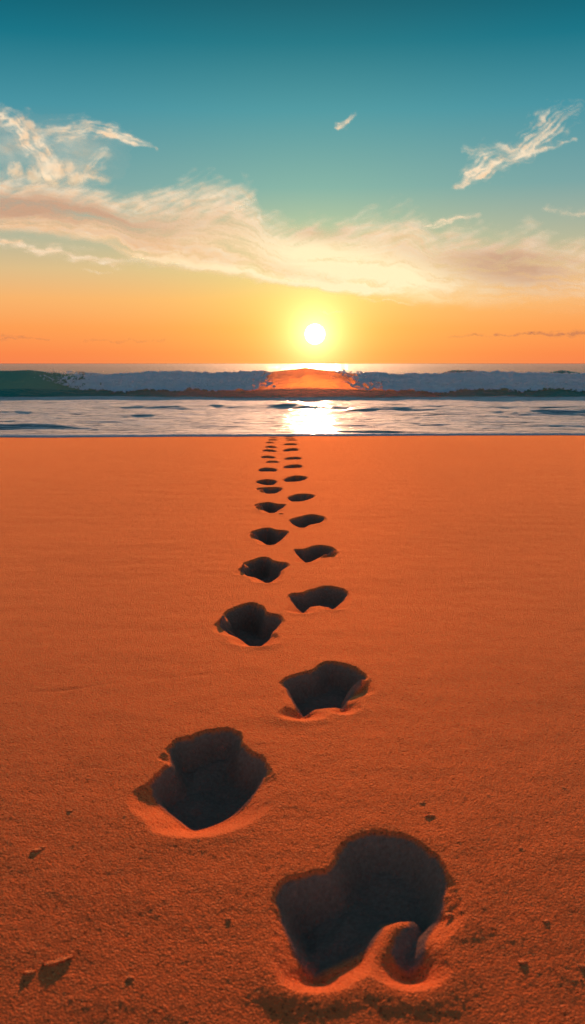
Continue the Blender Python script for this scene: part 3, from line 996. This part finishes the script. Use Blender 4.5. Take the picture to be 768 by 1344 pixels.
cloud('cloud', 100, 225, 438, 456, 1.2, bank([(110, 447), (150, 448), (215, 447)], [0.15, 0.25, 0.1], 773), 'thin faint cloud bar further along from the left edge bar', GB)
cloud('cloud', 385, 550, 386, 418, 1.2, near_sun, 'two hair thin bright streaks between the sun and the band')

# ------------------------------------------------------------------ sun
sx, sy, sz = (float(t) for t in ray(413.5, 438.5))
ln = math.sqrt(sx * sx + sy * sy + sz * sz)
SD = Vector((sx / ln, sy / ln, sz / ln))
co, fs = ico(4)
c = np.array(SD) * 12000.0
c[2] += CAM_H
o = make_mesh('sun', co * (13.0 / F * 12000) + c, fs, M_SUN, origin=c)
tag(o, 'round white sun just above the horizon', 'sun')

lamp = bpy.data.lights.new('sunlight', 'SUN')
lamp.energy = 5.0
lamp.angle = math.radians(0.6)
lamp.color = (1.0, 0.48, 0.26)
lo_ = bpy.data.objects.new('sunlight', lamp)
dirv = Vector((math.sin(SUN_AZ) * math.cos(SUN_EL), math.cos(SUN_AZ) * math.cos(SUN_EL), math.sin(SUN_EL)))
lo_.rotation_euler = dirv.to_track_quat('Z', 'Y').to_euler()
lo_.location = (2, 30, 8)
COL.objects.link(lo_)

# ------------------------------------------------------------------ sky
w = bpy.data.worlds.new('World')
S.world = w
w.use_nodes = True
t = NT(w.node_tree)
tc = t.n('ShaderNodeTexCoord')
d = t.vmath('NORMALIZE', tc.outputs['Generated']).outputs[0]
sep = t.n('ShaderNodeSeparateXYZ', None, Vector=d)
zc = t.math('SQRT', t.math('MAXIMUM', sep.outputs[2], 0.0))
front = t.ramp(zc, [
    (0.00, (0.91, 0.20, 0.075)), (0.10, (0.95, 0.23, 0.068)), (0.187, (0.97, 0.325, 0.085)), (0.25, (0.93, 0.44, 0.15)),
    (0.30, (0.73, 0.50, 0.25)), (0.345, (0.47, 0.46, 0.32)), (0.41, (0.19, 0.37, 0.375)), (0.485, (0.058, 0.285, 0.36)),
    (0.54, (0.005, 0.17, 0.24)), (0.58, (0.0, 0.095, 0.145)), (0.72, (0.006, 0.085, 0.15)), (1.0, (0.02, 0.07, 0.14))])
rear = t.ramp(zc, [
    (0.0, (0.32, 0.34, 0.40)), (0.2, (0.42, 0.50, 0.60)), (0.4, (0.34, 0.50, 0.64)), (0.6, (0.09, 0.22, 0.33)), (1.0, (0.02, 0.07, 0.14))])
face = t.math('MULTIPLY_ADD', sep.outputs[1], 0.9, 0.45, clamp=True)
sky = t.mix(face, rear, front)
dt = t.vmath('DOT_PRODUCT', d, tuple(SD)).outputs['Value']
ang = t.math('ARCCOSINE', t.math('MINIMUM', dt, 0.9999999))
g1 = t.math('EXPONENT', t.math('MULTIPLY', ang, -1 / math.radians(1.0)))
g2 = t.math('EXPONENT', t.math('MULTIPLY', ang, -1 / math.radians(5.0)))
# wide warm glow flattened along the horizon
sky = t.mix(1.0, sky, t.mix(g2, (0, 0, 0), (0.22, 0.42, 0.03)), 'ADD')
sky = t.mix(1.0, sky, t.mix(g1, (0, 0, 0), (1.7, 1.6, 0.8)), 'ADD')
nz = t.n('ShaderNodeTexSky', {'sky_type': 'NISHITA', 'sun_disc': False, 'sun_elevation': SUN_EL, 'sun_rotation': SUN_AZ})
b1 = t.n('ShaderNodeBackground', None, Color=sky, Strength=1.0)
b2 = t.n('ShaderNodeBackground', None, Color=nz, Strength=0.0004)
ad = t.n('ShaderNodeAddShader', None, i0=b1, i1=b2)
t.n('ShaderNodeOutputWorld', None, Surface=ad)

# ------------------------------------------------------------------ camera and render settings
cd = bpy.data.cameras.new('camera')
cd.sensor_fit = 'VERTICAL'
cd.sensor_height = 24.0
cd.lens = 24.0 * F / 1344.0
cd.clip_start, cd.clip_end = 0.05, 60000
cd.dof.use_dof = True
cd.dof.focus_distance = 4.5
cd.dof.aperture_fstop = 5.6
cam = bpy.data.objects.new('camera', cd)
cam.location = (0, 0, CAM_H)
cam.rotation_euler = (math.pi / 2 - PITCH, 0, 0)
COL.objects.link(cam)
S.camera = cam
S.view_settings.view_transform = 'Standard'
S.view_settings.look = 'None'
S.view_settings.exposure = 0
S.render.engine = 'CYCLES'
S.cycles.max_bounces = 8
S.cycles.transparent_max_bounces = 12
S.cycles.sample_clamp_indirect = 4.0
S.cycles.use_denoising = True
